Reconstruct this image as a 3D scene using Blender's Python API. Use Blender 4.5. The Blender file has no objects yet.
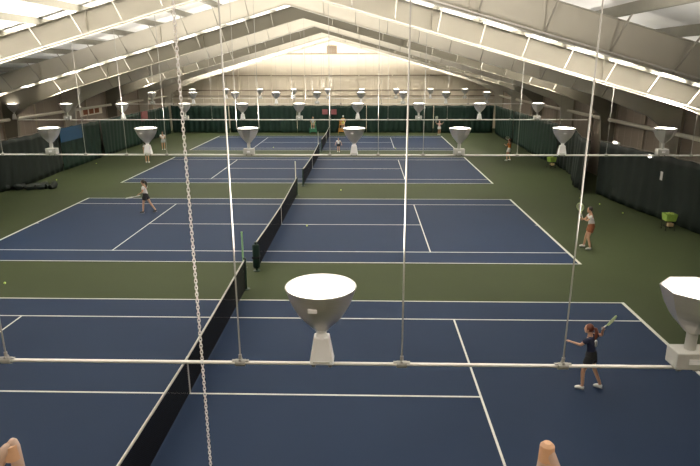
import bpy, bmesh, math, random
from mathutils import Vector, Matrix
random.seed(7)
PI = math.pi
C = bpy.context.scene.collection
sc = bpy.context.scene

# ------------------------------------------------------------------ camera
cam_d = bpy.data.cameras.new('camera'); cam = bpy.data.objects.new('camera', cam_d); C.objects.link(cam)
pitch, yaw, roll = .2804, -.0268, -.0025
f = Vector((math.sin(yaw)*math.cos(pitch), math.cos(yaw)*math.cos(pitch), -math.sin(pitch)))
rt = Vector((math.cos(yaw), -math.sin(yaw), 0)); up = rt.cross(f)
r2 = math.cos(roll)*rt + math.sin(roll)*up; u2 = -math.sin(roll)*rt + math.cos(roll)*up
cam.matrix_world = Matrix(((r2.x, u2.x, -f.x, 3.7895), (r2.y, u2.y, -f.y, -11.4572), (r2.z, u2.z, -f.z, 7.1038), (0, 0, 0, 1)))
cam_d.sensor_width = 36; cam_d.lens = 577.35/700*36; cam_d.clip_start = .05; cam_d.clip_end = 300
sc.camera = cam

# ------------------------------------------------------------------ world, exposure
w = bpy.data.worlds.new('world'); sc.world = w; w.use_nodes = True
w.node_tree.nodes['Background'].inputs[0].default_value = (.55, .65, .8, 1)
w.node_tree.nodes['Background'].inputs[1].default_value = .02
sc.view_settings.view_transform = 'Standard'; sc.view_settings.look = 'None'
sc.view_settings.exposure = 0.0; sc.view_settings.gamma = 1; sc.view_settings.use_curve_mapping = False
LAMP = 14.0            # brightness of every uplight's lens
SPOT = 1750.0          # watts of the discharge lamp inside every bowl
CONE = 158
LAMP_COL = (1.0, .92, .81, 1)

# ------------------------------------------------------------------ materials
def mat(name, col, rough=.6, metal=0, var=.0, scale=8, bump=0, spec=.5, emis=None, est=0):
    m = bpy.data.materials.new(name); m.use_nodes = True
    nt = m.node_tree; b = nt.nodes['Principled BSDF']
    b.inputs['Base Color'].default_value = (*col, 1); b.inputs['Roughness'].default_value = rough
    b.inputs['Metallic'].default_value = metal; b.inputs['Specular IOR Level'].default_value = spec
    if emis:
        b.inputs['Emission Color'].default_value = emis; b.inputs['Emission Strength'].default_value = est
    tc = nt.nodes.new('ShaderNodeTexCoord'); n = nt.nodes.new('ShaderNodeTexNoise')
    n.inputs['Scale'].default_value = scale; n.inputs['Detail'].default_value = 5
    nt.links.new(tc.outputs['Object'], n.inputs['Vector'])
    if var:
        mx = nt.nodes.new('ShaderNodeMix'); mx.data_type = 'RGBA'
        mx.inputs[6].default_value = tuple(max(0, c*(1-var)) for c in col)+(1,)
        mx.inputs[7].default_value = tuple(min(1, c*(1+var)) for c in col)+(1,)
        nt.links.new(n.outputs['Fac'], mx.inputs[0]); nt.links.new(mx.outputs[2], b.inputs['Base Color'])
    if bump:
        bp = nt.nodes.new('ShaderNodeBump'); bp.inputs['Strength'].default_value = bump
        nt.links.new(n.outputs['Fac'], bp.inputs['Height']); nt.links.new(bp.outputs[0], b.inputs['Normal'])
    return m

def ribbed(name, col, axis, pitch_m, depth=.5, rough=.55, var=.06):
    """Painted sheet with standing ribs across one axis."""
    m = mat(name, col, rough, var=var, scale=.6)
    nt = m.node_tree; b = nt.nodes['Principled BSDF']
    tc = nt.nodes.new('ShaderNodeTexCoord'); sp = nt.nodes.new('ShaderNodeSeparateXYZ')
    nt.links.new(tc.outputs['Object'], sp.inputs[0])
    mu = nt.nodes.new('ShaderNodeMath'); mu.operation = 'MULTIPLY'; mu.inputs[1].default_value = 1/pitch_m
    nt.links.new(sp.outputs[axis], mu.inputs[0])
    fr = nt.nodes.new('ShaderNodeMath'); fr.operation = 'FRACT'; nt.links.new(mu.outputs[0], fr.inputs[0])
    cr = nt.nodes.new('ShaderNodeValToRGB'); e = cr.color_ramp.elements
    e[0].position = 0; e[0].color = (1, 1, 1, 1); e[1].position = .16; e[1].color = (0, 0, 0, 1)
    k = e.new(.10); k.color = (1, 1, 1, 1)
    nt.links.new(fr.outputs[0], cr.inputs[0])
    bp = nt.nodes.new('ShaderNodeBump'); bp.inputs['Strength'].default_value = depth; bp.inputs['Distance'].default_value = .05
    nt.links.new(cr.outputs[0], bp.inputs['Height']); nt.links.new(bp.outputs[0], b.inputs['Normal'])
    return m

def court_mat(name, col, spec=.08):
    m = mat(name, col, .6, var=.10, scale=.35, spec=spec)
    nt = m.node_tree; b = nt.nodes['Principled BSDF']
    n = nt.nodes.new('ShaderNodeTexNoise'); n.inputs['Scale'].default_value = 60
    tc = nt.nodes.new('ShaderNodeTexCoord'); nt.links.new(tc.outputs['Object'], n.inputs['Vector'])
    bp = nt.nodes.new('ShaderNodeBump'); bp.inputs['Strength'].default_value = .12; bp.inputs['Distance'].default_value = .01
    nt.links.new(n.outputs['Fac'], bp.inputs['Height']); nt.links.new(bp.outputs[0], b.inputs['Normal'])
    return m

def grid_mat(name, col, pitch_m, wire, axes=(1, 2)):
    """Open mesh: real holes between the cords."""
    m = bpy.data.materials.new(name); m.use_nodes = True
    nt = m.node_tree; b = nt.nodes['Principled BSDF']; out = nt.nodes['Material Output']
    b.inputs['Base Color'].default_value = (*col, 1); b.inputs['Roughness'].default_value = .9; b.inputs['Specular IOR Level'].default_value = .1
    tc = nt.nodes.new('ShaderNodeTexCoord'); sp = nt.nodes.new('ShaderNodeSeparateXYZ'); nt.links.new(tc.outputs['Object'], sp.inputs[0])
    res = []
    for a in axes:
        mu = nt.nodes.new('ShaderNodeMath'); mu.operation = 'MULTIPLY'; mu.inputs[1].default_value = 1/pitch_m
        nt.links.new(sp.outputs[a], mu.inputs[0])
        fr = nt.nodes.new('ShaderNodeMath'); fr.operation = 'FRACT'; nt.links.new(mu.outputs[0], fr.inputs[0])
        lt = nt.nodes.new('ShaderNodeMath'); lt.operation = 'LESS_THAN'; lt.inputs[1].default_value = wire
        nt.links.new(fr.outputs[0], lt.inputs[0]); res.append(lt)
    mxx = nt.nodes.new('ShaderNodeMath'); mxx.operation = 'MAXIMUM'
    nt.links.new(res[0].outputs[0], mxx.inputs[0]); nt.links.new(res[1].outputs[0], mxx.inputs[1])
    tr = nt.nodes.new('ShaderNodeBsdfTransparent'); ms = nt.nodes.new('ShaderNodeMixShader')
    nt.links.new(mxx.outputs[0], ms.inputs[0]); nt.links.new(tr.outputs[0], ms.inputs[1]); nt.links.new(b.outputs[0], ms.inputs[2])
    nt.links.new(ms.outputs[0], out.inputs['Surface'])
    return m

M = {}
M['green'] = court_mat('green_court_paint', (.048, .062, .029))
M['blue'] = court_mat('blue_court_paint', (.022, .038, .078))
M['line'] = mat('white_line_paint', (.70, .70, .66), .5, var=.06, scale=3)
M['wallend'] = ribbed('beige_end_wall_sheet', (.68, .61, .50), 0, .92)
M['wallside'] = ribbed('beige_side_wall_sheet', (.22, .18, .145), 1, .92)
M['roof'] = mat('white_roof_liner', (.84, .84, .82), .6, var=.05, scale=1.2)
M['purlin'] = mat('grey_purlin_steel', (.30, .29, .24), .6, var=.1)
M['frame'] = mat('cream_frame_paint', (.50, .47, .40), .5, var=.07, scale=1.5)
M['frameshade'] = mat('shade_toned_frame_paint', (.150, .138, .105), .6, var=.08, scale=1.5)  # shade painted into the colour of two frames above lamp rows
M['flange'] = mat('cream_flange_paint', (.42, .40, .34), .45, var=.05, scale=2)
M['brace'] = mat('pale_brace_steel', (.36, .34, .29), .5, var=.08)
M['conduit'] = mat('white_conduit', (.6, .58, .54), .4, var=.04)
M['girt'] = mat('tan_girt_steel', (.30, .25, .19), .6, var=.1)
M['pipe'] = mat('white_painted_pipe', (.80, .78, .76), .4, var=.06, scale=4)
M['rod'] = mat('white_rod', (.33, .32, .30), .4, var=.06)
M['bowl'] = mat('spun_aluminium', (.64, .61, .60), .34, metal=.6, var=.08, scale=3)
M['lens'] = mat('glowing_lens', (.9, .9, .85), .3, var=.02, emis=LAMP_COL, est=LAMP)
M['wbox'] = mat('white_ballast_box', (.95, .95, .97), .45, var=.0)
M['gbox'] = mat('grey_ballast_box', (.52, .52, .50), .45, var=.06)
M['sticker'] = mat('white_sticker', (.9, .88, .9), .5, var=.02)
M['curtain'] = mat('dark_green_vinyl', (.010, .029, .021), .55, spec=.25, var=.25, scale=1.4, bump=.25)
M['curtain_black'] = mat('black_green_vinyl', (.011, .017, .015), .55, spec=.25, var=.25, scale=1.4, bump=.25)
M['net'] = grid_mat('black_net_cord', (.006, .006, .009), .045, .76)
M['tape'] = mat('white_net_tape', (.62, .61, .57), .7, var=.06)
M['post'] = mat('dark_green_post', (.012, .035, .022), .4, var=.1)
M['polegreen'] = mat('pale_green_pole', (.34, .60, .30), .45, var=.08)
M['polewhite'] = mat('white_pole', (.70, .70, .62), .45, var=.08)
M['chain'] = mat('galvanised_chain', (.88, .86, .90), .35, metal=.1, var=.15, scale=40)
M['wood'] = mat('peeled_log', (.56, .42, .36), .6, var=.2, scale=9, bump=.3)
M['woodend'] = mat('cut_log_end', (.62, .38, .24), .6, var=.2, scale=20)
M['skin'] = mat('skin', (.52, .30, .20), .5, var=.05)
M['hairbrown'] = mat('red_brown_hair', (.16, .045, .025), .5, var=.3, scale=30)
M['hairdark'] = mat('dark_hair', (.018, .012, .010), .5, var=.3, scale=30)
M['navy'] = mat('navy_cloth', (.010, .014, .045), .8, var=.15)
M['white'] = mat('white_cloth', (.80, .78, .78), .8, var=.05)
M['black'] = mat('black_cloth', (.012, .012, .014), .8, var=.15)
M['rust'] = mat('rust_cloth', (.22, .07, .025), .8, var=.15)
M['orange'] = mat('orange_cloth', (.75, .22, .05), .8, var=.1)
M['pink'] = mat('pink_cloth', (.62, .40, .38), .8, var=.1)
M['greycloth'] = mat('grey_cloth', (.35, .38, .40), .8, var=.1)
M['yellow'] = mat('yellow_cloth', (.62, .50, .10), .8, var=.1)
M['shoe'] = mat('white_shoe', (.85, .85, .83), .5, var=.04)
M['darkshoe'] = mat('black_shoe', (.02, .02, .025), .5, var=.04)
M['sole'] = mat('grey_sole', (.30, .30, .32), .7, var=.04)
M['rframe'] = mat('lime_racket_frame', (.60, .72, .35), .35, var=.05)
M['rframew'] = mat('white_racket_frame', (.75, .75, .70), .35, var=.05)
M['grip'] = mat('white_grip_tape', (.75, .75, .72), .7, var=.1)
M['string'] = grid_mat('racket_strings', (.80, .85, .60), .02, .25, axes=(0, 2))
M['ball'] = mat('tennis_ball_felt', (.62, .75, .20), .9, var=.1, scale=60)
M['lime'] = mat('lime_plastic', (.30, .46, .08), .5, var=.12)
M['greenp'] = mat('green_plastic', (.03, .17, .09), .5, var=.1)
M['orangep'] = mat('orange_yellow_plastic', (.40, .20, .04), .5, var=.1)
M['bluep'] = mat('blue_vinyl', (.012, .065, .15), .5, var=.12)
M['redp'] = mat('red_pink_vinyl', (.26, .085, .09), .6, var=.2, scale=6)
M['vent'] = mat('brown_vent', (.24, .18, .12), .6, var=.1)
M['tan'] = mat('tan_plastic', (.60, .42, .24), .6, var=.1)
M['wlight'] = mat('small_wall_lamp_glow', (.9, .9, .85), .3, var=.02, emis=(1, .95, .85, 1), est=2.2)
M['deck'] = mat('balcony_timber', (.25, .17, .11), .7, var=.2)

# ------------------------------------------------------------------ mesh helpers
class MB:
    def __init__(s): s.v = []; s.f = []; s.mi = []
    def add(s, vs, fs, m=0):
        n = len(s.v); s.v += [tuple(p) for p in vs]; s.f += [tuple(i+n for i in q) for q in fs]; s.mi += [m]*len(fs); return s
    def box(s, x0, x1, y0, y1, z0, z1, m=0):
        return s.add([(x, y, z) for x in (x0, x1) for y in (y0, y1) for z in (z0, z1)],
                     [(0, 1, 3, 2), (4, 6, 7, 5), (0, 4, 5, 1), (2, 3, 7, 6), (0, 2, 6, 4), (1, 5, 7, 3)], m)
    def tube(s, p, q, r, n=8, r1=None, m=0):
        p, q = Vector(p), Vector(q); d = (q-p).normalized()
        a = d.orthogonal().normalized(); b = d.cross(a); r1 = r if r1 is None else r1
        vs = [p+(a*math.cos(2*PI*i/n)+b*math.sin(2*PI*i/n))*r for i in range(n)]+[q+(a*math.cos(2*PI*i/n)+b*math.sin(2*PI*i/n))*r1 for i in range(n)]
        fs = [(i, (i+1) % n, n+(i+1) % n, n+i) for i in range(n)]+[tuple(range(n))[::-1], tuple(range(n, 2*n))]
        return s.add(vs, fs, m)
    def path(s, pts, r, n=8, closed=False):
        pts = [Vector(p) for p in pts]; N = len(pts); vs = []; prev = None
        for i in range(N):
            a = pts[(i-1) % N] if (closed or i > 0) else pts[i]; b = pts[(i+1) % N] if (closed or i < N-1) else pts[i]
            d = (b-a).normalized()
            nrm = d.orthogonal().normalized() if prev is None else (prev-d*prev.dot(d)).normalized()
            prev = nrm; bn = d.cross(nrm); rr = r[i] if isinstance(r, (list, tuple)) else r
            vs += [pts[i]+(nrm*math.cos(2*PI*k/n)+bn*math.sin(2*PI*k/n))*rr for k in range(n)]
        fs = []
        for i in range(N if closed else N-1):
            j = (i+1) % N
            fs += [(i*n+k, i*n+(k+1) % n, j*n+(k+1) % n, j*n+k) for k in range(n)]
        if not closed: fs += [tuple(range(n))[::-1], tuple(range((N-1)*n, N*n))]
        return s.add(vs, fs)
    def lathe(s, prof, n=24, cx=0, cy=0, rot=0, capb=True, capt=True):
        vs = []; fs = []
        for r, z in prof:
            vs += [(cx+r*math.cos(2*PI*k/n+rot), cy+r*math.sin(2*PI*k/n+rot), z) for k in range(n)]
        for i in range(len(prof)-1):
            fs += [(i*n+k, i*n+(k+1) % n, (i+1)*n+(k+1) % n, (i+1)*n+k) for k in range(n)]
        if capb: fs.append(tuple(range(n))[::-1])
        if capt: fs.append(tuple(range((len(prof)-1)*n, len(prof)*n)))
        return s.add(vs, fs)
    def build(s, name, m, parent=None, smooth=False, loc=(0, 0, 0), bevel=0):
        me = bpy.data.meshes.new(name); me.from_pydata(s.v, [], s.f)
        for k in (m if isinstance(m, (list, tuple)) else [m]): me.materials.append(k)
        for p, i in zip(me.polygons, s.mi): p.material_index = i; p.use_smooth = smooth
        bm = bmesh.new(); bm.from_mesh(me); bmesh.ops.recalc_face_normals(bm, faces=bm.faces); bm.to_mesh(me); bm.free()
        me.update()
        o = bpy.data.objects.new(name, me); C.objects.link(o); o.location = loc
        if parent: o.parent = parent
        if bevel:
            b = o.modifiers.new('bevel', 'BEVEL'); b.width = bevel; b.segments = 2; b.limit_method = 'ANGLE'
        if smooth:
            e = o.modifiers.new('edges', 'EDGE_SPLIT'); e.split_angle = math.radians(40)
        return o
def empty(name, loc=(0, 0, 0), rz=0):
    o = bpy.data.objects.new(name, None); C.objects.link(o); o.location = loc; o.rotation_euler = (0, 0, rz); o.empty_display_size = .2
    return o
def tag(o, label=None, cat=None, group=None, kind=None):
    if label: o['label'] = label
    if cat: o['category'] = cat
    if group: o['group'] = group
    if kind: o['kind'] = kind
    return o
def copy_tree(o, parent=None):
    c = o.copy(); C.objects.link(c); c.parent = parent
    for ch in KIDS(o): copy_tree(ch, c)
    return c
def KIDS(o): return [x for x in C.objects if x.parent == o]
ORD = ['first', 'second', 'third', 'fourth', 'fifth', 'sixth', 'seventh', 'eighth', 'ninth', 'tenth', 'eleventh', 'twelfth', 'thirteenth', 'fourteenth']

# ------------------------------------------------------------------ building dimensions
ZB, SL = 9.93, .28            # underside of the frames at the ridge, roof slope
FD = .82                      # depth of a rafter
XW = 19.4                     # side walls
Y0, Y1 = -13.2, 58.6          # end walls
FR = [-5.2]+[2.42+7.65*k for k in range(8)]
zb = lambda x: ZB-SL*abs(x)
zr = lambda x: ZB+FD+.22-SL*abs(x)
COURT_Y = [0, 14.6, 30.07, 45.08]

# ------------------------------------------------------------------ room shell
tag(MB().box(-XW, XW, Y0, Y1, -.3, 0).build('floor', M['green']), kind='structure')
def endwall(name, ya, yb):
    m = MB(); xs = [-XW, 0, XW]
    pts = [(-XW, 0), (XW, 0), (XW, zr(XW)), (0, zr(0)), (-XW, zr(XW))]
    m.add([(x, ya, z) for x, z in pts]+[(x, yb, z) for x, z in pts], [(0, 1, 2, 3, 4), (9, 8, 7, 6, 5)]+[(i, (i+1) % 5, 5+(i+1) % 5, 5+i) for i in range(5)])
    return tag(m.build(name, M['wallend']), kind='structure')
wf = endwall('wall_far', Y1, Y1+.2); wn = endwall('wall_near', Y0-.2, Y0)
for s, nm in ((-1, 'wall_left'), (1, 'wall_right')):
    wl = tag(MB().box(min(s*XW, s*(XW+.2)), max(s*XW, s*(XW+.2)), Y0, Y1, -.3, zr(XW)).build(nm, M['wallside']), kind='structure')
    for y in [FR[0]+3.8+3.82*k for k in range(16)]:
        MB().box(min(s*XW, s*(XW-.10)), max(s*XW, s*(XW-.10)), y-.05, y+.05, 0, zr(XW)-.3).build('wall_stud', M['girt'], wl)
    # long eave pipe at the height of the light rails
    MB().tube((s*(XW-.45), 4, 3.9), (s*(XW-.45), Y1-.3, 3.9), .11, 10).build('eave_pipe', M['frame'], wl)
# ceiling with purlins
m = MB()
for s in (-1, 1):
    m.add([(0, Y0, zr(0)), (s*XW, Y0, zr(XW)), (s*XW, Y1, zr(XW)), (0, Y1, zr(0)),
           (0, Y0, zr(0)+.15), (s*XW, Y0, zr(XW)+.15), (s*XW, Y1, zr(XW)+.15), (0, Y1, zr(0)+.15)],
          [(0, 1, 2, 3), (4, 7, 6, 5), (0, 4, 5, 1), (2, 6, 7, 3), (1, 5, 6, 2)])
ceil = tag(m.build('ceiling', M['roof']), kind='structure')
PX = [.25]+[1.5*k+.3 for k in range(1, 13)]
for s in (-1, 1):
    for x in PX:
        z = zr(x)
        p = MB().box(s*x-.03, s*x+.03, Y0+.02, Y1-.02, z-.22, z+.01)
        p.box(min(s*x, s*(x+.10)), max(s*x, s*(x+.10)), Y0+.02, Y1-.02, z-.222, z-.20)
        p.build('purlin', M['purlin'], ceil)
# girts, posts and vent of the far wall
for z, h in ((6.13, .12), (4.45, .12), (8.53, .10), (3.80, .10)):
    xm = min(XW, (ZB+.9-z)/SL)
    MB().box(-xm, xm, Y1-.10, Y1, z-h/2, z+h/2).build('girt', M['girt'], wf)
for x in (-11.2, -7.3, -3.4, 3.0, 6.9, 11.2):
    MB().box(x-.06, x+.06, Y1-.12, Y1, 0, zr(x)-.3).build('wall_post', M['wallend'], wf)
v = empty('louvred_vent', (-.12, Y1-.13, 8.56)); tag(v, 'brown louvred vent high under the ridge of the far wall', 'vent')
MB().box(-.55, .55, 0, .12, 0, .85).build('frame', M['vent'], v)
q = MB()
for k in range(6): q.box(-.48, .48, -.05, .0, .06+.13*k, .12+.13*k)
q.build('louvre', M['girt'], v)

# ------------------------------------------------------------------ steel frames
def side_profile(s):
    """Bottom edge of one half frame: ridge, haunch, knee, column foot."""
    return [(0, zb(0)), (s*15.2, zb(15.2)), (s*17.6, zb(17.6)-.25), (s*18.35, 4.2), (s*18.75, 0.0)]
def top_profile(s):
    return [(0, ZB+FD), (s*15.2, zb(15.2)+FD), (s*17.6, zb(17.6)+FD), (s*(XW-.05), zb(XW)+FD), (s*(XW-.05), 0.0)]
for i, y in enumerate(FR):
    r = empty('steel_frame', (0, y, 0))
    nm = ('shade-darkened' if i in (4, 6) else 'cream')+' gabled steel roof frame, '
    if i == 0: lab = nm+'right above the nearest light rail'
    elif i == 8: lab = nm+'last one before the far end wall'
    else: lab = nm+ORD[i-1]+' in view counting from the camera'
    tag(r, lab, 'roof frame', 'gabled roof frames')
    for s in (-1, 1):
        b, t = side_profile(s), top_profile(s); n = len(b)
        w_ = MB()
        w_.add([(x, -.008, z) for x, z in b]+[(x, -.008, z) for x, z in t]+[(x, .008, z) for x, z in b]+[(x, .008, z) for x, z in t],
               [(k, k+1, n+k+1, n+k) for k in range(n-1)]+[(2*n+k, 3*n+k, 3*n+k+1, 2*n+k+1) for k in range(n-1)])
        fm = M['frameshade'] if i in (4, 6) else M['frame']
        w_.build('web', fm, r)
        def plate(pr, th):
            g = MB()
            for k in range(len(pr)-1):
                (xa, za), (xb, zb_) = pr[k], pr[k+1]
                d = Vector((xb-xa, zb_-za)); nn = Vector((-d.y, d.x)).normalized()*th
                vs = []
                for yy in (-.11, .11): vs += [(xa, yy, za), (xb, yy, zb_), (xb+nn.x, yy, zb_+nn.y), (xa+nn.x, yy, za+nn.y)]
                g.add(vs, [(0, 1, 2, 3), (7, 6, 5, 4), (0, 4, 5, 1), (1, 5, 6, 2), (2, 6, 7, 3), (3, 7, 4, 0)])
            return g
        plate(b, .016).build('bottom_flange', M['frameshade'] if i in (4, 6) else M['flange'], r)
        plate(t[:4], -.016).build('top_flange', M['frameshade'] if i in (4, 6) else M['flange'], r)
        # splice and stiffener plates across the web
        for x in (6.1, 12.2):
            MB().box(s*x-.012, s*x+.012, -.10, .10, zb(x)+.01, zb(x)+FD-.02).build('splice_plate', fm, r)
        for x in PX[1:11]:
            fb = MB().tube((s*x, -.02, zb(x)+.03), (s*(x+.02), -.95, zr(x)-.21), .022, 5)
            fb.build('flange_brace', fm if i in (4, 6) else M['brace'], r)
    if i == 2:
        MB().path([(-18, -.15, zb(18)+.1), (0, -.15, ZB+.03), (18, -.15, zb(18)+.1)], .022, 8).build('conduit', M['conduit'], r)
    if i == 1:
        MB().path([(-18, -.15, zb(18)+.1), (0, -.15, ZB+.03), (18, -.15, zb(18)+.1)], .02, 8).build('conduit', M['conduit'], r)

# ------------------------------------------------------------------ courts
L, S_, G, D = 11.885, 6.40, 4.115, 5.485
def court(i, yc):
    r = empty('tennis_court', (0, yc, 0))
    tag(r, ['blue tennis court nearest the camera with white lines', 'blue tennis court, second from the camera, with a player walking on its left half',
            'blue tennis court, third from the camera', 'blue tennis court farthest away, against the end curtains'][i], 'tennis court', 'blue courts in a row')
    MB().box(-L, L, -D, D, 0, .006).build('court_surface', M['blue'], r)
    ln = MB(); h = .05
    def hl(y, x0=-L, x1=L, w=.05): ln.box(x0, x1, y-w/2, y+w/2, .006, .010)
    def vl(x, y0, y1, w=.05): ln.box(x-w/2, x+w/2, y0, y1, .006, .0102)
    hl(D-.03); hl(-D+.03); hl(G); hl(-G); hl(0, -S_, S_)
    vl(L-.05, -D, D, .10); vl(-L+.05, -D, D, .10); vl(S_, -G, G); vl(-S_, -G, G)
    vl(L-.15, -.025, .025, .1); vl(-L+.15, -.025, .025, .1)
    ln.build('court_line', M['line'], r)
    # net
    n = empty('tennis_net', ((-.15, -.12, -.05, -.03)[i], yc, 0))
    tag(n, ['black tennis net with white tape running out of the picture bottom', 'black tennis net across the second court from the camera',
            'black tennis net across the third court from the camera', 'black tennis net on the farthest court'][i], 'tennis net', 'court nets')
    N = 24; W = 6.30
    top = lambda y: .914+.156*(abs(y)/6.4)**1.3
    g = MB(); vs = []; fs = []
    for k in range(N+1):
        y = -W+2*W*k/N; vs += [(0, y, .03), (0, y, top(y)-.02)]
    fs = [(2*k, 2*k+2, 2*k+3, 2*k+1) for k in range(N)]
    g.add(vs, fs); g.build('mesh', M['net'], n)
    g = MB()
    for k in range(N):
        ya = -W+2*W*k/N; yb = -W+2*W*(k+1)/N
        vs = []
        for yy in (ya, yb):
            t = top(yy); vs += [(-.012, yy, t-.055), (.012, yy, t-.055), (.012, yy, t), (-.012, yy, t)]
        g.add(vs, [(0, 4, 5, 1), (1, 5, 6, 2), (2, 6, 7, 3), (3, 7, 4, 0), (0, 1, 2, 3), (4, 7, 6, 5)])
    g.build('top_tape', M['tape'], n)
    MB().box(-.016, .016, -.025, .025, .006, .92).build('centre_strap', M['tape'], n)
    for s in (-1, 1):
        p = MB().tube((0, s*6.4, 0), (0, s*6.4, 1.07), .045, 12); p.tube((0, s*6.4, 1.07), (0, s*6.4, 1.09), .052, 12)
        p.tube((0, s*6.4, 0), (0, s*6.4, .02), .13, 14); p.box(-.05, .05, s*6.4-.03, s*6.4+.03, .55, .70)
        p.build('net_post', M['post'], n, smooth=True)
    # score pole clipped to the far post
    p = MB().tube((-.07, 6.5, .55), (-.07, 6.5, 1.93), .028, 10)
    p.tube((-.07, 6.5, 1.93), (-.07, 6.5, 1.95), .034, 10)
    p.build('score_pole', M['polegreen'] if i < 1 else M['polewhite'], n, smooth=True)
    MB().box(-.10, .04, 6.44, 6.56, .7, .74).build('pole_clip', M['post'], n)
for i, yc in enumerate(COURT_Y): court(i, yc)
t = empty('post_pad', (-.12, 8.2, 0)); tag(t, 'dark padded wrap with loose strap at near post of the second net', 'pad')
MB().lathe([(.10, .12), (.13, .16), (.13, .95), (.10, 1.0)], 14).build('padding', M['curtain'], t, smooth=True)
MB().box(-.135, .135, -.135, .135, .5, .56).build('strap', M['black'], t)

# ------------------------------------------------------------------ hanging curtains
def curtain(name, pts, z0, z1, label, material, group, amp=.022, wl=.8, tilt=0):
    """Pleated sheet with thickness along a floor path, hung from a cable."""
    r = empty(name, (pts[0][0], pts[0][1], 0)); tag(r, label, 'curtain', group)
    P = [Vector((a, b)) for a, b in pts]; seg = [(P[k+1]-P[k]).length for k in range(len(P)-1)]; T = sum(seg)
    n = max(24, int(T/.075)); rows = 9; vs = []; fs = []
    ph = random.random()*6
    for j in range(rows+1):
        fz = j/rows
        for k in range(n+1):
            t = T*k/n; q = t; e = 0
            while e < len(seg)-1 and q > seg[e]: q -= seg[e]; e += 1
            d = (P[e+1]-P[e]).normalized(); nr = Vector((-d.y, d.x))
            base = P[e]+d*q
            a = amp*(1-.45*fz)*(math.sin(2*PI*t/wl+ph+.8*math.sin(t*.9+2*fz))+.5*math.sin(2*PI*t/(wl*2.7)+ph*2))
            a += .10*(1-fz)*math.sin(t*.55+ph)
            top = z1-.05*abs(math.sin(PI*t/1.5))
            vs.append((base.x+nr.x*a-pts[0][0], base.y+nr.y*a-pts[0][1], z0+(top-z0)*fz))
    W_ = n+1
    fs = [(j*W_+k, j*W_+k+1, (j+1)*W_+k+1, (j+1)*W_+k) for j in range(rows) for k in range(n)]
    g = MB(); g.add(vs, fs)
    o = g.build('drape', material, r, smooth=True)
    sd = o.modifiers.new('thick', 'SOLIDIFY'); sd.thickness = .012
    g = MB().path([(a-pts[0][0], b-pts[0][1], z1+.02) for a, b in pts], .012, 6)
    g.build('cable', M['rod'], r)
    return r
YE = 53.6
xs = [-17.9, -11.4, -3.8, 3.9, 11.3, 17.9]
wd = ['leftmost', 'second from left', 'middle', 'fourth from left', 'rightmost']
for k in range(5):
    curtain('backdrop_curtain', [(xs[k]+.03, YE+.1*(k % 2)), (xs[k+1]-.03, YE+.1*(k % 2))], .03, 3.02,
            'dark green curtain panel along the far end wall, '+wd[k]+' of five', M['curtain'], 'curtains along the far end', .05, .6)
R_ = [([(18.0, 53.2), (17.9, 45.0)], 'far end'), ([(17.95, 44.9), (17.9, 38.5)], 'second'), ([(17.85, 38.4), (18.0, 31.9)], 'third'),
      ([(18.0, 31.8), (17.7, 27.5), (16.7, 23.6), (16.6, 21.9)], 'bulging'), ([(17.1, 21.7), (17.72, 17.8), (18.1, 15.4), (18.35, 13.0), (18.35, 8)], 'near'), ([(18.4, 7.9), (18.4, -4)], 'nearest')]
lab = {'far end': 'dark green side curtain on the right reaching the far corner', 'second': 'dark green side curtain on the right, second from the far corner',
       'third': 'dark green side curtain on the right, behind the small far lime ball cart',
       'bulging': 'dark green side curtain on the right whose gathered foot bulges onto the green floor',
       'near': 'wide black green curtain on the right behind the lime ball cart', 'nearest': 'black green curtain at the right edge nearest the camera'}
for pts, k in R_:
    curtain('side_curtain', pts, .03, 3.05, lab[k], M['curtain_black'] if k in ('near', 'nearest', 'bulging') else M['curtain'], 'curtains along the right wall', .025 if k != 'bulging' else .08, .8)
L_ = [([(-18.0, 53.2), (-17.8, 44.0)], 'dark green side curtain on the left reaching the far corner'), ([(-17.8, 43.9), (-17.7, 35.5)], 'dark green side curtain on the left, second from the far corner'),
      ([(-17.75, 35.4), (-17.8, 29.0)], 'dark green side curtain on the left carrying the blue vinyl sheet'), ([(-17.85, 28.9), (-17.5, 25.0), (-17.6, 20)], 'black green side curtain on the left behind the dark heap'),
      ([(-18.1, 19.9), (-18.1, 10)], 'black green curtain at the left edge nearest the camera')]
for j, (pts, lb) in enumerate(L_):
    curtain('side_curtain', pts, .03, 3.0 if j < 4 else 2.7, lb, M['curtain'] if j < 3 else M['curtain_black'], 'curtains along the left wall')
# gathered curtain heap at the left
h = empty('curtain_bundle', (-16.9, 22.6, 0)); tag(h, 'black heap of gathered curtain on the floor at the left edge', 'curtain bundle')
g = MB()
for k in range(7):
    a = -1.9+.55*k
    g.path([(a+.7*math.cos(t*.7+k)*.3, .55*math.sin(t*.9+k), .12+.10*math.sin(t+k)**2+.05*k % .1) for t in [x*.35 for x in range(12)]], [.15+.07*math.sin(x*.6+k) for x in range(12)], 8)
g.build('folds', M['curtain_black'], h, smooth=True)

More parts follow.
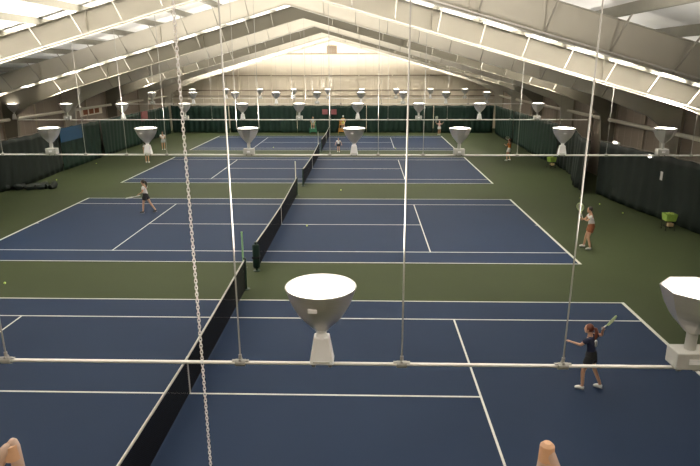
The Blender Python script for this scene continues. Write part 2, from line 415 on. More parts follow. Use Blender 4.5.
# ------------------------------------------------------------------ light rails and uplights
LX = [-15.1+3.7*k for k in range(9)]
RAIL = [(-5.2, 3.66, 'nearest'), (10.1, 3.93, 'second nearest'), (25.4, 3.9, 'third nearest'), (40.7, 3.95, 'fourth nearest'), (52.9, 3.78, 'farthest')]
LXR = [LX, [-15.5, -11.8, -8.06, -4.39, -.57, 3.37, 7.27, 11.06, 14.71], [-15.15, -11.57, -7.6, -3.95, -.37, 3.3, 7.12, 10.9, 14.47],
       [-15.16, -11.49, -7.75, -4.11, -.49, 3.39, 7.08, 10.84, 14.41], LX]
RODS = [[(-.59, 0), (2.29, 0), (4.24, 0), (6.16, 0), (9.9, 0)],
        [(x, 0) for x in (-13.6, -9.97, -6.78, -5.21, -3.68, 2.47, 4.27, 5.94, 9.42, 12.69, 15.78)],
        [(x, 0) for x in (-14.2, -9.5, -5.9, 1.6, 5.2, 8.9, 12.8, 15.9)], [(x, 0) for x in (-13.3, -5.9, 1.6, 5.2, 12.8)], [(x, 0) for x in (-13, -5.9, 5.2, 12.8)]]
for i, (y, z, nm) in enumerate(RAIL):
    r = empty('light_rail', (0, y, 0)); tag(r, 'white horizontal pipe rail carrying uplights across the hall, '+nm+' of five', 'light rail', 'pipe rails for the uplights')
    x0, x1 = (-19.2 if i == 2 else -17.4), 17.6
    MB().tube((x0, 0, z), (x1, 0, z), .030 if i else .022, 12).build('pipe', M['pipe'], r, smooth=True)
    for x, _ in RODS[i]:
        ztop = zb(x) if i < 4 else zr(x)
        rd = MB().tube((x, 0, z+.05), (x, 0, ztop), .0095 if i < 2 else .007, 8).build('hanger_rod', M['rod'], r)
        c = MB().tube((x-.06, 0, z), (x+.06, 0, z), .045, 10); c.tube((x, -.035, z+.04), (x, .035, z+.04), .018, 8)
        c.tube((x, 0, z+.03), (x, 0, z+.11), .020, 8); c.box(x-.10, x+.10, -.02, .02, z+.022, z+.034)
        c.build('pipe_clamp', M['rod'], rd)
def lamp(kind, drop=.03):
    """kind 'white': tapered white box; 'grey': squared grey box on a post. Origin at pipe centre."""
    r = empty('uplight')
    n = 40 if kind == 'white' else 8
    ro = 0 if kind == 'white' else PI/8
    prof = [(.092, .44), (.125, .475), (.165, .515), (.225, .575), (.278, .64), (.343, .75), (.383, .85), (.408, .92), (.415, .935)]
    b = MB().lathe(prof, n, rot=ro, capt=False)
    b.lathe([(.415, .935), (.415, .945), (.40, .95), (.385, .93), (.36, .84), (.32, .75), (.255, .64), (.16, .545), (.09, .49)], n, rot=ro, capb=False, capt=True)
    b.build('bowl', M['bowl'], r, smooth=(kind == 'white'))
    MB().lathe([(.398, .925), (.30, .945), (.18, .957), (.05, .962)], n, rot=ro, capb=False).build('lens', M['lens'], r, smooth=True)
    if kind == 'white':
        MB().lathe([(.085, .33), (.062, .375), (.060, .40), (.085, .43), (.11, .46)], 16).build('neck', M['wbox'], r, smooth=True)
        g = MB()
        a, c = .145, .09
        g.add([(-a, -.11, drop), (a, -.11, drop), (a, .11, drop), (-a, .11, drop), (-c, -.075, .35), (c, -.075, .35), (c, .075, .35), (-c, .075, .35)],
              [(0, 3, 2, 1), (4, 5, 6, 7), (0, 1, 5, 4), (1, 2, 6, 5), (2, 3, 7, 6), (3, 0, 4, 7)])
        bx = g.build('ballast_box', M['wbox'], r, bevel=.012)
        MB().box(-.10, .10, -.118, -.110, .06, .075).build('seam', M['gbox'], bx)
        MB().box(-.12, -.02, -.372, -.345, .77, .81).build('sticker', M['sticker'], r)
    else:
        MB().tube((0, 0, .22), (0, 0, .455), .062, 14).build('neck', M['gbox'], r, smooth=True)
        MB().box(-.20, .20, -.13, .13, drop, .23).build('ballast_box', M['gbox'], r, bevel=.015)
        MB().box(-.06, .06, -.14, -.12, .10, .16).build('junction_cover', M['wbox'], r)
    g = MB().tube((-.12, 0, 0), (-.08, 0, 0), .045, 10).tube((.08, 0, 0), (.12, 0, 0), .045, 10)
    g.build('mounting_clip', M['rod'], r)
    return r
spot = bpy.data.lights.new('discharge_lamp', 'SPOT'); spot.energy = SPOT; spot.color = LAMP_COL[:3]
spot.spot_size = math.radians(CONE); spot.spot_blend = .45; spot.shadow_soft_size = .03
def bulb(r):
    b = bpy.data.objects.new('bulb', spot); C.objects.link(b); b.parent = r; b.location = (0, 0, 1.08); b.rotation_euler = (PI, 0, 0)
proto = {'white': lamp('white'), 'grey': lamp('grey')}
used = {'white': False, 'grey': False}
def put(kind, x, y, z, label, hung=None):
    if used[kind]: o = copy_tree(proto[kind])
    else: o = proto[kind]; used[kind] = True
    if not any(c.type == 'LIGHT' for c in KIDS(o)): bulb(o)
    o.location = (x, y, z)
    tag(o, label, 'uplight', 'uplights on the pipe rails')
    if hung:
        for s in (-1, 1):
            MB().path([(s*.42, 0, .93), (s*.42, 0, 1.05), (s*.41, 0, hung-z)], .010, 6).build('hanger_rod', M['rod'], o)
    return o
for i, (y, z, nm) in enumerate(RAIL):
    for k, x in enumerate(LXR[i]):
        if i == 0:
            x = 3.28+4.34*(k-5)
            if k < 3 or k > 6: continue
        kind = 'white' if k % 2 else 'grey'
        if i == 0 and k in (3, 4):
            lb = 'bowl uplight on the nearest rail '+('just' if k == 4 else 'well')+' outside the left picture edge'
        elif i == 0: lb = 'big silver bowl uplight on tapered white box, in front of the near court' if k == 5 else 'uplight with eight-sided glowing top on grey box at the right edge'
        else:
            base = 'bowl uplight on '+('tapered white' if kind == 'white' else 'squared grey')+' box, '
            kk = k-2 if i == 1 else (k+1 if i == 2 else k)
            pos = ('off the left edge' if k == 1 else 'off-picture left') if kk < 0 else (ORD[kk]+' from left' if k < 8 else 'rightmost')
            lb = base+pos+' on the '+nm+' rail'
        o = put(kind, x, y, z, lb, hung=(zb(.4) if i < 4 else zr(.4)) if (k == 4 and i > 0) else None)
        if i == 0: o.scale = (1, 1, 1.06)

put('white', -18.55, 25.4, 3.9, 'glowing bowl uplight standing apart at the left wall end of the third nearest rail')
# ------------------------------------------------------------------ hoist chain
CX, CY = 3.08, -9.2
r = empty('hoist_chain', (CX, CY, 5.22)); tag(r, 'galvanised link chain hanging down across the whole picture', 'chain')
PITCH = .0150
def link_pts(zc, rz):
    out = []
    for j in range(14):
        a = 2*PI*j/14; cz = .0050 if math.sin(a) > 0 else -.0050
        x = .0052*math.cos(a); out.append((x*math.cos(rz), x*math.sin(rz), zc+cz+.0045*math.sin(a)))
    return out
l0 = MB().path(link_pts(0, 0), .0019, 6, closed=True).build('chain_link', M['chain'], r)
for p in l0.data.polygons: p.use_smooth = True
for k in range(100):
    o = l0 if k == 0 else l0.copy()
    if k: C.objects.link(o); o.parent = r
    o.location = (0, 0, PITCH*k); o.rotation_euler = (0, 0, (PI/2 if k % 2 else 0)+.7)
g = MB()
for k in range(100, 156): g.path(link_pts(PITCH*k, (PI/2 if k % 2 else 0)+.7), .0019, 6, closed=True)
b = g.build('upper_links', M['chain'], r); b['kind'] = 'stuff'
MB().tube((0, 0, PITCH*156-.008), (0, 0, zr(CX)-5.22-.2), .0025, 6).build('hoist_cable', M['chain'], r)

# ------------------------------------------------------------------ balcony with log posts
tag(MB().box(-6, 12, Y0, -9.95, 5.0, 5.2).build('balcony_deck', M['deck']), kind='structure')
def logpost(x, lean, label):
    r = empty('log_post', (x, -10.2, 5.2+lean)); tag(r, label, 'railing post', 'log posts of the balcony railing')
    return r
def pole(r, name, pts, rad):
    return MB().path(pts, rad, 12).build(name, M['wood'], r, smooth=True)
cap = [.017, .0165, .0155, .0145, .011, .005]
r = logpost(2.885, .008, 'peeled log railing post with a slanting brace, at bottom left corner')
pole(r, 'post', [(.014, 0, 0), (.012, 0, .5), (.004, 0, .86), (.001, 0, .955), (0, 0, .972), (0, 0, .978)], cap)
pole(r, 'brace', [(-.16, -.02, .60), (-.075, -.02, .85), (-.036, -.018, .915), (-.012, -.014, .955), (-.006, -.012, .965), (-.003, -.01, .970)], cap)
MB().path([(-.004, -.006, .925), (-.003, -.006, .965)], [.021, .016], 12).build('joint', M['woodend'], r, smooth=True)
r = logpost(4.248, .018, 'two peeled logs meeting in a rounded top at bottom, right of centre')
pole(r, 'post', [(-.02, 0, 0), (-.014, 0, .6), (-.006, 0, .88), (-.001, 0, .955), (0, 0, .970), (0, 0, .976)], cap)
pole(r, 'brace', [(.16, -.01, .50), (.050, -.014, .83), (.028, -.012, .90), (.008, -.008, .950), (.004, -.005, .962), (.002, -.003, .967)], cap)
MB().path([(.002, -.002, .930), (.002, 0, .972), (.002, 0, .980)], [.020, .018, .010], 12).build('joint', M['woodend'], r, smooth=True)
r = empty('log_rail', (0, -10.2, 5.2)); tag(r, 'peeled log handrail below the two log post tops', 'handrail')
MB().path([(-3, .07, .72), (1, .07, .74), (5, .07, .73), (9, .07, .74)], .035, 12).build('rail', M['wood'], r, smooth=True)
for x in (-2.9, 0, 6.2, 8.9):
    MB().tube((x, .07, 0), (x, .07, .72), .03, 10).build('baluster', M['wood'], r, smooth=True)

# ------------------------------------------------------------------ people
def skin_mesh(name, verts, edges, radii, m, parent=None, sub=2, root=0):
    me = bpy.data.meshes.new(name); me.from_pydata([tuple(v) for v in verts], edges, [])
    o = bpy.data.objects.new(name, me); C.objects.link(o)
    sk = o.modifiers.new('skin', 'SKIN'); sk.use_smooth_shade = True; sk.branch_smoothing = .6
    ld = me.skin_vertices[0].data if me.skin_vertices else None
    if ld is None:
        bm = bmesh.new(); bm.from_mesh(me); bm.verts.layers.skin.verify(); bm.to_mesh(me); bm.free(); ld = me.skin_vertices[0].data
    for i, rr in enumerate(radii):
        ld[i].radius = rr if isinstance(rr, tuple) else (rr, rr); ld[i].use_root = (i == root)
    ss = o.modifiers.new('sub', 'SUBSURF'); ss.levels = sub; ss.render_levels = sub
    dg = bpy.context.evaluated_depsgraph_get(); dg.update()
    ev = bpy.data.meshes.new_from_object(o.evaluated_get(dg))
    o.modifiers.clear(); o.data = ev; ev.name = name
    ev.materials.clear(); ev.materials.append(m)
    for p in ev.polygons: p.use_smooth = True
    if parent: o.parent = parent
    return o
def ell(mb, c, r, n=14, rings=9, squash=None):
    vs = []; fs = []
    for j in range(1, rings):
        t = PI*j/rings
        for k in range(n):
            a = 2*PI*k/n; vs.append((c[0]+r[0]*math.sin(t)*math.cos(a), c[1]+r[1]*math.sin(t)*math.sin(a), c[2]+r[2]*math.cos(t)))
    vs += [(c[0], c[1], c[2]+r[2]), (c[0], c[1], c[2]-r[2])]; T = len(vs)-2
    for j in range(rings-2): fs += [(j*n+k, (j+1)*n+k, (j+1)*n+(k+1) % n, j*n+(k+1) % n) for k in range(n)]
    fs += [(T, k, (k+1) % n) for k in range(n)]+[(T+1, (rings-2)*n+(k+1) % n, (rings-2)*n+k) for k in range(n)]
    mb.add(vs, fs)
def person(loc, face, pose, label, height=1.65, shirt='white', shorts='black', hair='hairdark', shoes='shoe', tail=True, cap=None, sleeve=.5, skirt=False, group=None, emblem=False):
    """face: heading (radians, 0 = looking along +x). pose: joints in the body frame (x forward, y left, z up) for a 1.7 m figure."""
    s = height/1.7
    r = empty('person', loc, face); r.scale = (s, s, s); tag(r, label, 'person', group)
    J = dict(pel=(0, 0, .92), waist=(0, 0, 1.06), chest=(0, 0, 1.27), neckb=(0, 0, 1.42), neckt=(.02, 0, 1.50), head=(.03, 0, 1.60),
             hipL=(0, .09, .88), hipR=(0, -.09, .88), kneeL=(.02, .10, .48), kneeR=(.02, -.10, .48), ankL=(0, .10, .09), ankR=(0, -.10, .09),
             toeL=(.15, .11, .035), toeR=(.15, -.11, .035),
             shL=(0, .17, 1.38), shR=(0, -.17, 1.38), elL=(-.02, .23, 1.12), elR=(-.02, -.23, 1.12), wrL=(.05, .24, .88), wrR=(.05, -.24, .88))
    J.update(pose); J = {k: Vector(v) for k, v in J.items()}
    names = ['pel', 'waist', 'chest', 'neckb', 'neckt', 'head', 'hipL', 'kneeL', 'ankL', 'toeL', 'hipR', 'kneeR', 'ankR', 'toeR', 'shL', 'elL', 'wrL', 'shR', 'elR', 'wrR']
    rad = dict(pel=(.13, .105), waist=(.115, .09), chest=(.14, .105), neckb=(.075, .065), neckt=.052, head=.05, hipL=.088, hipR=.088, kneeL=.056, kneeR=.056,
               ankL=.038, ankR=.038, toeL=.030, toeR=.030, shL=.056, shR=.056, elL=.040, elR=.040, wrL=.027, wrR=.027)
    V = [J[n] for n in names]; Rr = [rad[n] for n in names]; ix = {n: i for i, n in enumerate(names)}
    Ed = [('pel', 'waist'), ('waist', 'chest'), ('chest', 'neckb'), ('neckb', 'neckt'), ('neckt', 'head'), ('pel', 'hipL'), ('hipL', 'kneeL'), ('kneeL', 'ankL'), ('ankL', 'toeL'),
          ('pel', 'hipR'), ('hipR', 'kneeR'), ('kneeR', 'ankR'), ('ankR', 'toeR'), ('chest', 'shL'), ('shL', 'elL'), ('elL', 'wrL'), ('chest', 'shR'), ('shR', 'elR'), ('elR', 'wrR')]
    E_ = [(ix[a], ix[b]) for a, b in Ed]
    # calf bulge, palm and five fingers per hand
    def addv(p, q, parent_i):
        V.append(Vector(p)); Rr.append(q); E_.append((parent_i, len(V)-1)); return len(V)-1
    for sd in 'LR':
        wr, el = J['wr'+sd], J['el'+sd]; d = (wr-el).normalized()
        side = d.cross(Vector((0, 0, 1)));
        if side.length < .2: side = d.cross(Vector((1, 0, 0)))
        side.normalize(); nrm = side.cross(d)
        pa = addv(wr+d*.07, (.036, .018), ix['wr'+sd])
        for q in range(4):
            o_ = (q-1.5)*.019; ln = (.070, .082, .078, .060)[q]
            b0 = addv(wr+d*.095+side*o_, .0095, pa)
            b1 = addv(wr+d*(.095+ln*.55)+side*o_*1.1+nrm*-.012, .0085, b0)
            addv(wr+d*(.095+ln*.85)+side*o_*1.1+nrm*-.035, .007, b1)
        t0 = addv(wr+d*.045+side*-.038, .0105, ix['wr'+sd]); addv(wr+d*.085+side*-.055+nrm*-.018, .0085, t0)
    body = skin_mesh('body', V, E_, Rr, M['skin'], r, 2)
    # head with face as part of the body mesh
    hd = MB(); hc = J['head']
    ell(hd, (hc.x, hc.y, hc.z), (.098, .078, .118), 20, 14)
    for sy in (-1, 1): ell(hd, (hc.x-.005, hc.y+sy*.078, hc.z-.005), (.018, .010, .030), 8, 6)
    ell(hd, (hc.x+.096, hc.y, hc.z-.015), (.015, .011, .022), 8, 6)
    ell(hd, (hc.x+.086, hc.y, hc.z-.060), (.016, .026, .009), 8, 6)
    ell(hd, (hc.x+.055, hc.y, hc.z-.098), (.035, .03, .022), 8, 6)
    hm = bpy.data.meshes.new('h'); hm.from_pydata(hd.v, [], hd.f)
    bm = bmesh.new(); bm.from_mesh(body.data); bm.from_mesh(hm); bm.to_mesh(body.data); bm.free()
    for p in body.data.polygons: p.use_smooth = True
    e = MB()
    for sy in (-1, 1): ell(e, (hc.x+.088, hc.y+sy*.030, hc.z+.008), (.008, .013, .008), 8, 6)
    e.build('eye', M['black'], r, smooth=True)
    # hair
    h = MB(); ell(h, (hc.x-.018, hc.y, hc.z+.022), (.100, .090, .112), 18, 10)
    if tail:
        back = hc+Vector((-.10, 0, .03))
        h.path([back, back+Vector((-.05, 0, .0)), back+Vector((-.085, 0, -.09)), back+Vector((-.075, 0, -.20)), back+Vector((-.06, 0, -.30))], [.028, .04, .045, .038, .012], 10)
    h.build('hair', M[hair], r, smooth=True)
    if cap:
        c = MB(); ell(c, (hc.x-.01, hc.y, hc.z+.06), (.108, .096, .085), 16, 10); c.box(hc.x+.05, hc.x+.18, hc.y-.06, hc.y+.06, hc.z+.045, hc.z+.055)
        c.build('cap', M[cap], r, smooth=True)
    # shirt
    eL = J['shL'].lerp(J['elL'], sleeve+.15); eR = J['shR'].lerp(J['elR'], sleeve+.15)
    vs = [J['pel']+Vector((0, 0, -.02)), J['waist'], J['chest'], J['neckb']-Vector((0, 0, .01)), J['shL'], eL, J['shR'], eR]
    sh = skin_mesh('shirt', vs, [(0, 1), (1, 2), (2, 3), (2, 4), (4, 5), (2, 6), (6, 7)], [(.165, .130), (.145, .118), (.165, .128), (.085, .075), .078, .066, .078, .066], M[shirt], r, 2)
    if emblem:
        g = MB(); c = J['chest']
        ell(g, (c.x-.128, c.y-.01, c.z-.03), (.03, .085, .090), 12, 8); ell(g, (c.x-.122, c.y+.05, c.z+.05), (.03, .045, .04), 10, 8)
        g.build('back_print', M['white'], r, smooth=True)
    # shorts
    g = MB(); n = 20; vs = []; P_ = J['pel']; hm_ = (J['hipL']+J['hipR'])/2
    rings = [(P_+Vector((0, 0, .115)), .105, .135), (P_+Vector((0, 0, .06)), .122, .152), (P_, .135, .172), (hm_+Vector((0, 0, -.02)), .135, .180), (hm_+Vector((0, 0, -.075)), .115, .165)]
    for c_, ra, rb in rings: vs += [(c_.x+ra*math.cos(2*PI*k/n), c_.y+rb*math.sin(2*PI*k/n), c_.z) for k in range(n)]
    g.add(vs, [(q*n+k, q*n+(k+1) % n, (q+1)*n+(k+1) % n, (q+1)*n+k) for q in range(4) for k in range(n)]+[tuple(range(n)), tuple(range(4*n, 5*n))])
    for sd in 'LR':
        hp, kn = J['hip'+sd], J['knee'+sd]; d_ = (kn-hp)
        g.path([hp+Vector((0, 0, .02))-d_*.02, hp+d_*.08, hp+d_*.28, hp+d_*.50], [.098, .112, .110, .104], 16)
    g.build('shorts', M[shorts], r, smooth=True)
    # shoes
    for sd in 'LR':
        a, t = J['ank'+sd], J['toe'+sd]; d = (t-a); heel = a-Vector((d.x, d.y, 0)).normalized()*.05+Vector((0, 0, -.045))
        g = skin_mesh('shoe', [heel, a+Vector((0, 0, -.03)), a.lerp(t, .55), t+(t-a).normalized()*.03], [(0, 1), (1, 2), (2, 3)], [(.042, .045), (.050, .058), (.046, .040), (.036, .026)], M[shoes], r, 2)
        so = MB().path([heel+Vector((0, 0, -.03)), a+Vector((0, 0, -.082)), a.lerp(t, .55)+Vector((0, 0, -.045)), t+Vector((.02, 0, -.022))], [.028, .026, .03, .02], 8)
        so.build('sole', M['sole'], g, smooth=True)
    return r, s
def racket(pos, direction, normal, label, material='rframe'):
    """Racket whose handle starts at pos and points along direction."""
    d = Vector(direction).normalized(); n = Vector(normal); n = (n-d*n.dot(d)).normalized(); x = d.cross(n).normalized()
    r = empty('tennis_racket'); r.matrix_world = Matrix(((x.x, -n.x, d.x, pos[0]), (x.y, -n.y, d.y, pos[1]), (x.z, -n.z, d.z, pos[2]), (0, 0, 0, 1)))
    tag(r, label, 'tennis racket')
    MB().tube((0, 0, -.08), (0, 0, .13), .016, 8).build('grip', M['grip'], r, smooth=True)
    g = MB().path([(0, 0, .13), (0, 0, .20), (.05, 0, .30), (.0, 0, .30), (-.05, 0, .30), (0, 0, .20)], .010, 6)
    g.path([(.13*math.cos(2*PI*k/24), 0, .46+.17*math.sin(2*PI*k/24)) for k in range(24)], .013, 6, closed=True)
    g.build('hoop', M[material], r, smooth=True)
    g = MB(); g.add([(.125*math.cos(2*PI*k/24), 0, .46+.165*math.sin(2*PI*k/24)) for k in range(24)], [tuple(range(24))]); g.build('strings', M['string'], r)
    return r
def world(loc, face, s, p):
    c, sn = math.cos(face), math.sin(face)
    return (loc[0]+s*(p[0]*c-p[1]*sn), loc[1]+s*(p[0]*sn+p[1]*c), loc[2]+s*p[2])

# nearest player: navy shirt, left hand forward, racket back over the right shoulder
lo = (8.90, .42, .018); fc = PI*.84; ps = dict(
    waist=(.02, 0, 1.06), chest=(.05, 0, 1.26), neckb=(.07, 0, 1.41), neckt=(.09, 0, 1.49), head=(.12, 0, 1.585), shL=(.10, .16, 1.37), shR=(.00, -.16, 1.37),
    elL=(.24, .20, 1.20), wrL=(.46, .14, 1.21), elR=(-.16, -.30, 1.36), wrR=(-.17, -.20, 1.53),
    kneeL=(.13, .12, .50), ankL=(.10, .14, .09), toeL=(.25, .15, .035), kneeR=(-.10, -.12, .50), ankR=(-.28, -.14, .10), toeR=(-.14, -.16, .035))
_, s = person(lo, fc, ps, 'player in navy shirt with white back print and red brown ponytail, on near court', 1.56, 'navy', 'black', 'hairbrown', emblem=True)
racket(world(lo, fc, s, (-.175, -.19, 1.60)), (.62, .62, .05), (.42, -.25, -.20), 'lime and white racket swung back behind the head of the navy player')
# walking player in white, second court left
lo = (-7.25, 16.7, .018); fc = PI*.98; ps = dict(chest=(.03, 0, 1.27), neckb=(.04, 0, 1.42), neckt=(.06, 0, 1.50), head=(.08, 0, 1.59), shL=(.03, .17, 1.38), shR=(.03, -.17, 1.38),
    elL=(.02, .25, 1.14), wrL=(.22, .24, 1.02), elR=(.05, -.25, 1.14), wrR=(.24, -.18, 1.05), kneeL=(.12, .09, .50), ankL=(.16, .10, .09), toeL=(.31, .11, .035),
    kneeR=(-.16, -.09, .50), ankR=(-.42, -.10, .12), toeR=(-.29, -.11, .035))
_, s = person(lo, fc, ps, 'player in white shirt and black shorts, long dark ponytail, walking on the second court', 1.68, 'white', 'black', 'hairdark', 'darkshoe')
racket(world(lo, fc, s, (.26, .24, .93)), (-.75, -.3, -.12), (0, .4, 1), 'white racket held low by the walking player in black shorts', 'rframew')
# player at right by second court
lo = (12.86, 11.1, .018); fc = PI*.95; ps = dict(chest=(.05, 0, 1.26), neckb=(.07, 0, 1.40), neckt=(.09, 0, 1.49), head=(.12, 0, 1.58), elL=(.22, .22, 1.18), wrL=(.34, .10, 1.22), shL=(.06, .17, 1.37), shR=(.04, -.17, 1.37),
    elR=(.20, -.24, 1.16), wrR=(.33, -.03, 1.18), kneeL=(.10, .14, .50), ankL=(.0, .20, .09), toeL=(.15, .22, .035), kneeR=(.12, -.12, .50), ankR=(.16, -.16, .09), toeR=(.31, -.18, .035))
_, s = person(lo, fc, ps, 'player in white shirt and rust shorts holding racket up, right of the second court', 1.72, 'white', 'rust', 'hairdark', tail=False)
racket(world(lo, fc, s, (.38, .03, 1.26)), (-.25, -.05, .80), (.6, 1, .2), 'pale racket held upright by the player in rust shorts')
# others
lo = (-13.0, 32.45, .018); person(lo, PI*.5, dict(), 'player in white shirt, half hidden behind the white-boxed uplight at left', 1.68, 'white', 'rust', 'hairdark')
lo = (-14.2, 39.7, .018); person(lo, -PI*.4, dict(elL=(.12, .22, 1.15), wrL=(.30, .10, 1.12), elR=(.12, -.22, 1.15), wrR=(.30, -.08, 1.12)), 'small player in pale shirt beyond the third court at far left', 1.62, 'white', 'greycloth', 'hairdark', tail=False)
lo = (15.0, 33.9, .018); fc = PI*.8
_, s = person(lo, fc, dict(elL=(.15, .24, 1.16), wrL=(.32, .10, 1.25), elR=(.10, -.30, 1.20), wrR=(.20, -.42, 1.32), kneeL=(.10, .16, .50), ankL=(.03, .24, .09), toeL=(.18, .26, .035), kneeR=(.08, -.14, .5), ankR=(-.05, -.2, .09), toeR=(.1, -.22, .035)),
    'player in orange shirt crouching ready at the right of the third court', 1.66, 'orange', 'white', 'hairbrown', tail=False)
racket(world(lo, fc, s, (.21, -.44, 1.40)), (-.3, -.3, .5), (.3, 1, .1), 'racket raised by the player in the orange shirt', 'rframew')
lo = (1.48, 38.4, .018); person(lo, -PI*.5, dict(elL=(.0, .30, 1.18), wrL=(.14, .36, .98), elR=(0, -.30, 1.18), wrR=(.14, -.36, .98)), 'small player in white shirt and black shorts right of the far net', 1.22, 'white', 'black', 'hairdark', tail=False)
lo = (11.75, 51.7, .018); fc = -PI*.55
_, s = person(lo, fc, dict(elL=(.0, .30, 1.25), wrL=(.05, .42, 1.45), elR=(0, -.30, 1.25), wrR=(.08, -.40, 1.45)), 'player in pink top with raised arms at the farthest baseline', 1.5, 'pink', 'white', 'hairbrown', tail=False)
racket(world(lo, fc, s, (.10, -.42, 1.55)), (.1, -.1, .9), (0, 1, 0), 'racket held up by the pink player at the far curtain', 'rframew')
# umpire chairs at the far curtain
def umpire(x, y, cm, label):
    r = empty('umpire_chair', (x, y, 0)); tag(r, label, 'umpire chair')
    for sx in (-1, 1):
        for sy in (-1, 1): MB().tube((sx*.38, sy*.36, 0), (sx*.24, sy*.20, .98), .025, 8).build('leg', M[cm], r)
    MB().box(-.27, .27, -.24, .24, .97, 1.02).build('seat', M[cm], r); MB().box(-.27, .27, .20, .24, 1.02, 1.55).build('backrest', M[cm], r)
    MB().box(-.36, .36, -.33, -.29, .30, .62).build('front_panel', M[cm], r)
    for k in (.28, .66): MB().box(-.33, .33, -.34, -.26, k-.02, k+.02).build('step', M[cm], r)
    return r
sit = dict(pel=(0, 0, .92), kneeL=(.34, .12, .86), kneeR=(.34, -.12, .86), ankL=(.36, .12, .44), ankR=(.36, -.12, .44), toeL=(.50, .13, .40), toeR=(.50, -.13, .40), hipL=(.02, .09, .90), hipR=(.02, -.09, .90),
           elL=(.05, .26, 1.14), wrL=(.25, .18, 1.0), elR=(.05, -.26, 1.14), wrR=(.25, -.18, 1.0))
umpire(-1.95, 52.6, 'greenp', 'green high umpire chair at the far curtain, left of the far net')
person((-1.95, 52.6, .28), -PI/2, sit, 'person in grey sitting high on the green umpire chair', 1.6, 'greycloth', 'greenp', 'hairdark', tail=False)
umpire(1.2, 52.6, 'orangep', 'orange yellow high umpire chair at the far curtain, right of the far net')
person((1.35, 52.6, .30), -PI/2, sit, 'person in yellow with white cap sitting high on the orange yellow chair', 1.65, 'yellow', 'lime', 'hairdark', tail=False, cap='white')
for k, x in enumerate((-.98, -.02)):
    b = MB().box(x, x+.62, YE-.26, YE-.24, 2.05, 2.6).build('wall_banner', M['redp']); tag(b, ['red pink banner on the far curtain, left one above the far net post', 'red pink banner on the far curtain, right one above the far net post'][k], 'banner', 'banners on far curtain')

# ------------------------------------------------------------------ ball carts, balls and odd things along the curtains
def cart(x, y, label, s=1.0, rz=0):
    r = empty('ball_cart', (x, y, 0), rz); r.scale = (s, s, s); tag(r, label, 'ball cart')
    g = MB(); a, b = .30, .25
    g.add([(-b, -b, .52), (b, -b, .52), (b, b, .52), (-b, b, .52), (-a, -a, .92), (a, -a, .92), (a, a, .92), (-a, a, .92),
           (-a+.03, -a+.03, .92), (a-.03, -a+.03, .92), (a-.03, a-.03, .92), (-a+.03, a-.03, .92), (-b+.03, -b+.03, .56), (b-.03, -b+.03, .56), (b-.03, b-.03, .56), (-b+.03, b-.03, .56)],
          [(3, 2, 1, 0), (0, 1, 5, 4), (1, 2, 6, 5), (2, 3, 7, 6), (3, 0, 4, 7), (4, 5, 9, 8), (5, 6, 10, 9), (6, 7, 11, 10), (7, 4, 8, 11),
           (8, 9, 13, 12), (9, 10, 14, 13), (10, 11, 15, 14), (11, 8, 12, 15), (12, 13, 14, 15)])
    g.build('basket', M['lime'], r, bevel=.01)
    for sx in (-1, 1):
        for sy in (-1, 1):
            lg = MB().tube((sx*.24, sy*.24, .07), (sx*.24, sy*.24, .56), .016, 8).build('leg', M['black'], r)
            MB().tube((sx*.24-.02, sy*.24, .045), (sx*.24+.02, sy*.24, .045), .045, 10).build('wheel', M['black'], lg)
    MB().box(-.22, .22, -.22, .22, .20, .23).build('shelf', M['black'], r)
    MB().box(-.14, .14, -.27, .0, .24, .42).build('storage_box', M['tan'], r, bevel=.01)
    g = MB()
    for i in range(18): ell(g, (random.uniform(-.2, .2), random.uniform(-.2, .2), .89+random.uniform(0, .06)), (.033, .033, .033), 8, 6)
    b = g.build('tennis_balls', M['ball'], r, smooth=True); b['kind'] = 'stuff'
    return r
cart(17.45, 14.0, 'lime ball cart with tan box on dark wheeled legs, beside the right curtain', .82)
cart(17.3, 30.6, 'small lime ball cart far off at the foot of the right curtain', .85, .3)
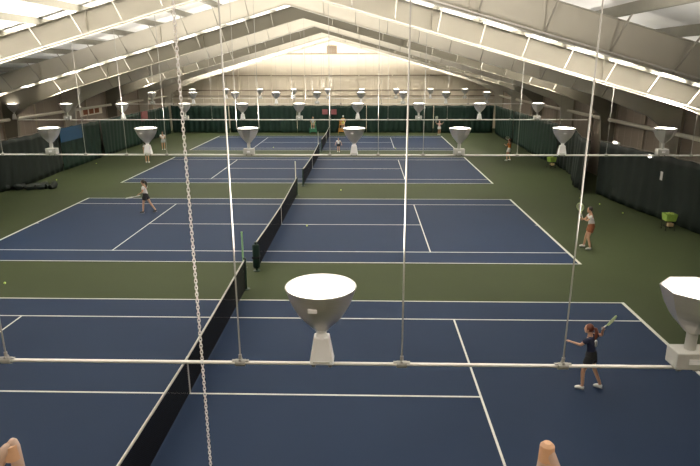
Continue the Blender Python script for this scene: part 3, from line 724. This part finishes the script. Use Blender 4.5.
bt = [(1.11, 14.23, 'on the second court right of its net'), (2.35, 22.36, 'on green strip behind the second court'), (16.3, 18.9, 'on the green floor near the right curtain, farther one'),
      (16.7, 16.96, 'on the green floor near the right curtain, nearer one'), (-16.8, 32.0, 'on the green floor along the left curtain, far one'), (-16.4, 25.3, 'on the green floor along the left curtain by the dark heap'),
      (-8.5, 6.71, 'on the green strip at the left picture edge'), (15.81, 20.4, 'at the bulging foot of the right curtain'), (6.5, 40.6, 'beyond the third court near its right service line'), (-4.6, 41.2, 'on the farthest court left of the net')]
b0 = None
for x, y, lb in bt:
    if b0 is None:
        g = MB(); ell(g, (0, 0, 0), (.036, .036, .036), 14, 10); b0 = g.build('tennis_ball', M['ball'], smooth=True); o = b0
    else: o = b0.copy(); C.objects.link(o)
    zz = .046 if (abs(x) < L and any(abs(y-c) < D for c in COURT_Y)) else .036
    o.location = (x, y, zz); tag(o, 'yellow tennis ball lying '+lb, 'tennis ball', 'loose tennis balls')
o = MB().box(-17.68, -17.64, 28.9, 32.1, 2.0, 2.98).build('vinyl_sheet', M['bluep']); tag(o, 'blue vinyl sheet hung on top of the left curtain', 'sheet')
o = MB().box(-17.78, -17.66, 44.4, 45.9, 2.1, 3.0).build('vinyl_sheet', M['redp']); tag(o, 'small dull red sheet hung on the left curtain near the far corner', 'sheet')
r = empty('wall_board', (-XW+.06, 37.6, 3.55)); tag(r, 'pale board with three dark squares high on the left wall', 'board')
MB().box(-.03, .03, -2.0, 2.0, -.3, .3).build('panel', M['wallend'], r)
for k in range(3): MB().box(.03, .045, -1.5+1.05*k, -.7+1.05*k, -.2, .2).build('square', M['rust'], r)
def walllight(x, y, z, label, s=1):
    r = empty('wall_light', (x, y, z)); tag(r, label, 'wall light')
    g = MB(); ell(g, (0, 0, 0), (.07, .32*s, .09), 14, 10); g.build('globe', M['wlight'], r, smooth=True)
    MB().box(.02, .12, -.36*s, .36*s, -.05, .05).build('bracket', M['gbox'], r)
walllight(17.7, 21.2, 3.0, 'long oval glowing lamp above the right curtain, left one')
walllight(17.75, 17.2, 2.85, 'small glowing lamp above the right curtain, beside the rightmost uplight of second rail', .55)
o = MB().box(17.68, 17.70, 15.6, 15.8, 1.95, 2.35).build('paper_notice', M['white']); tag(o, 'small white paper notice pinned to the right curtain', 'notice')
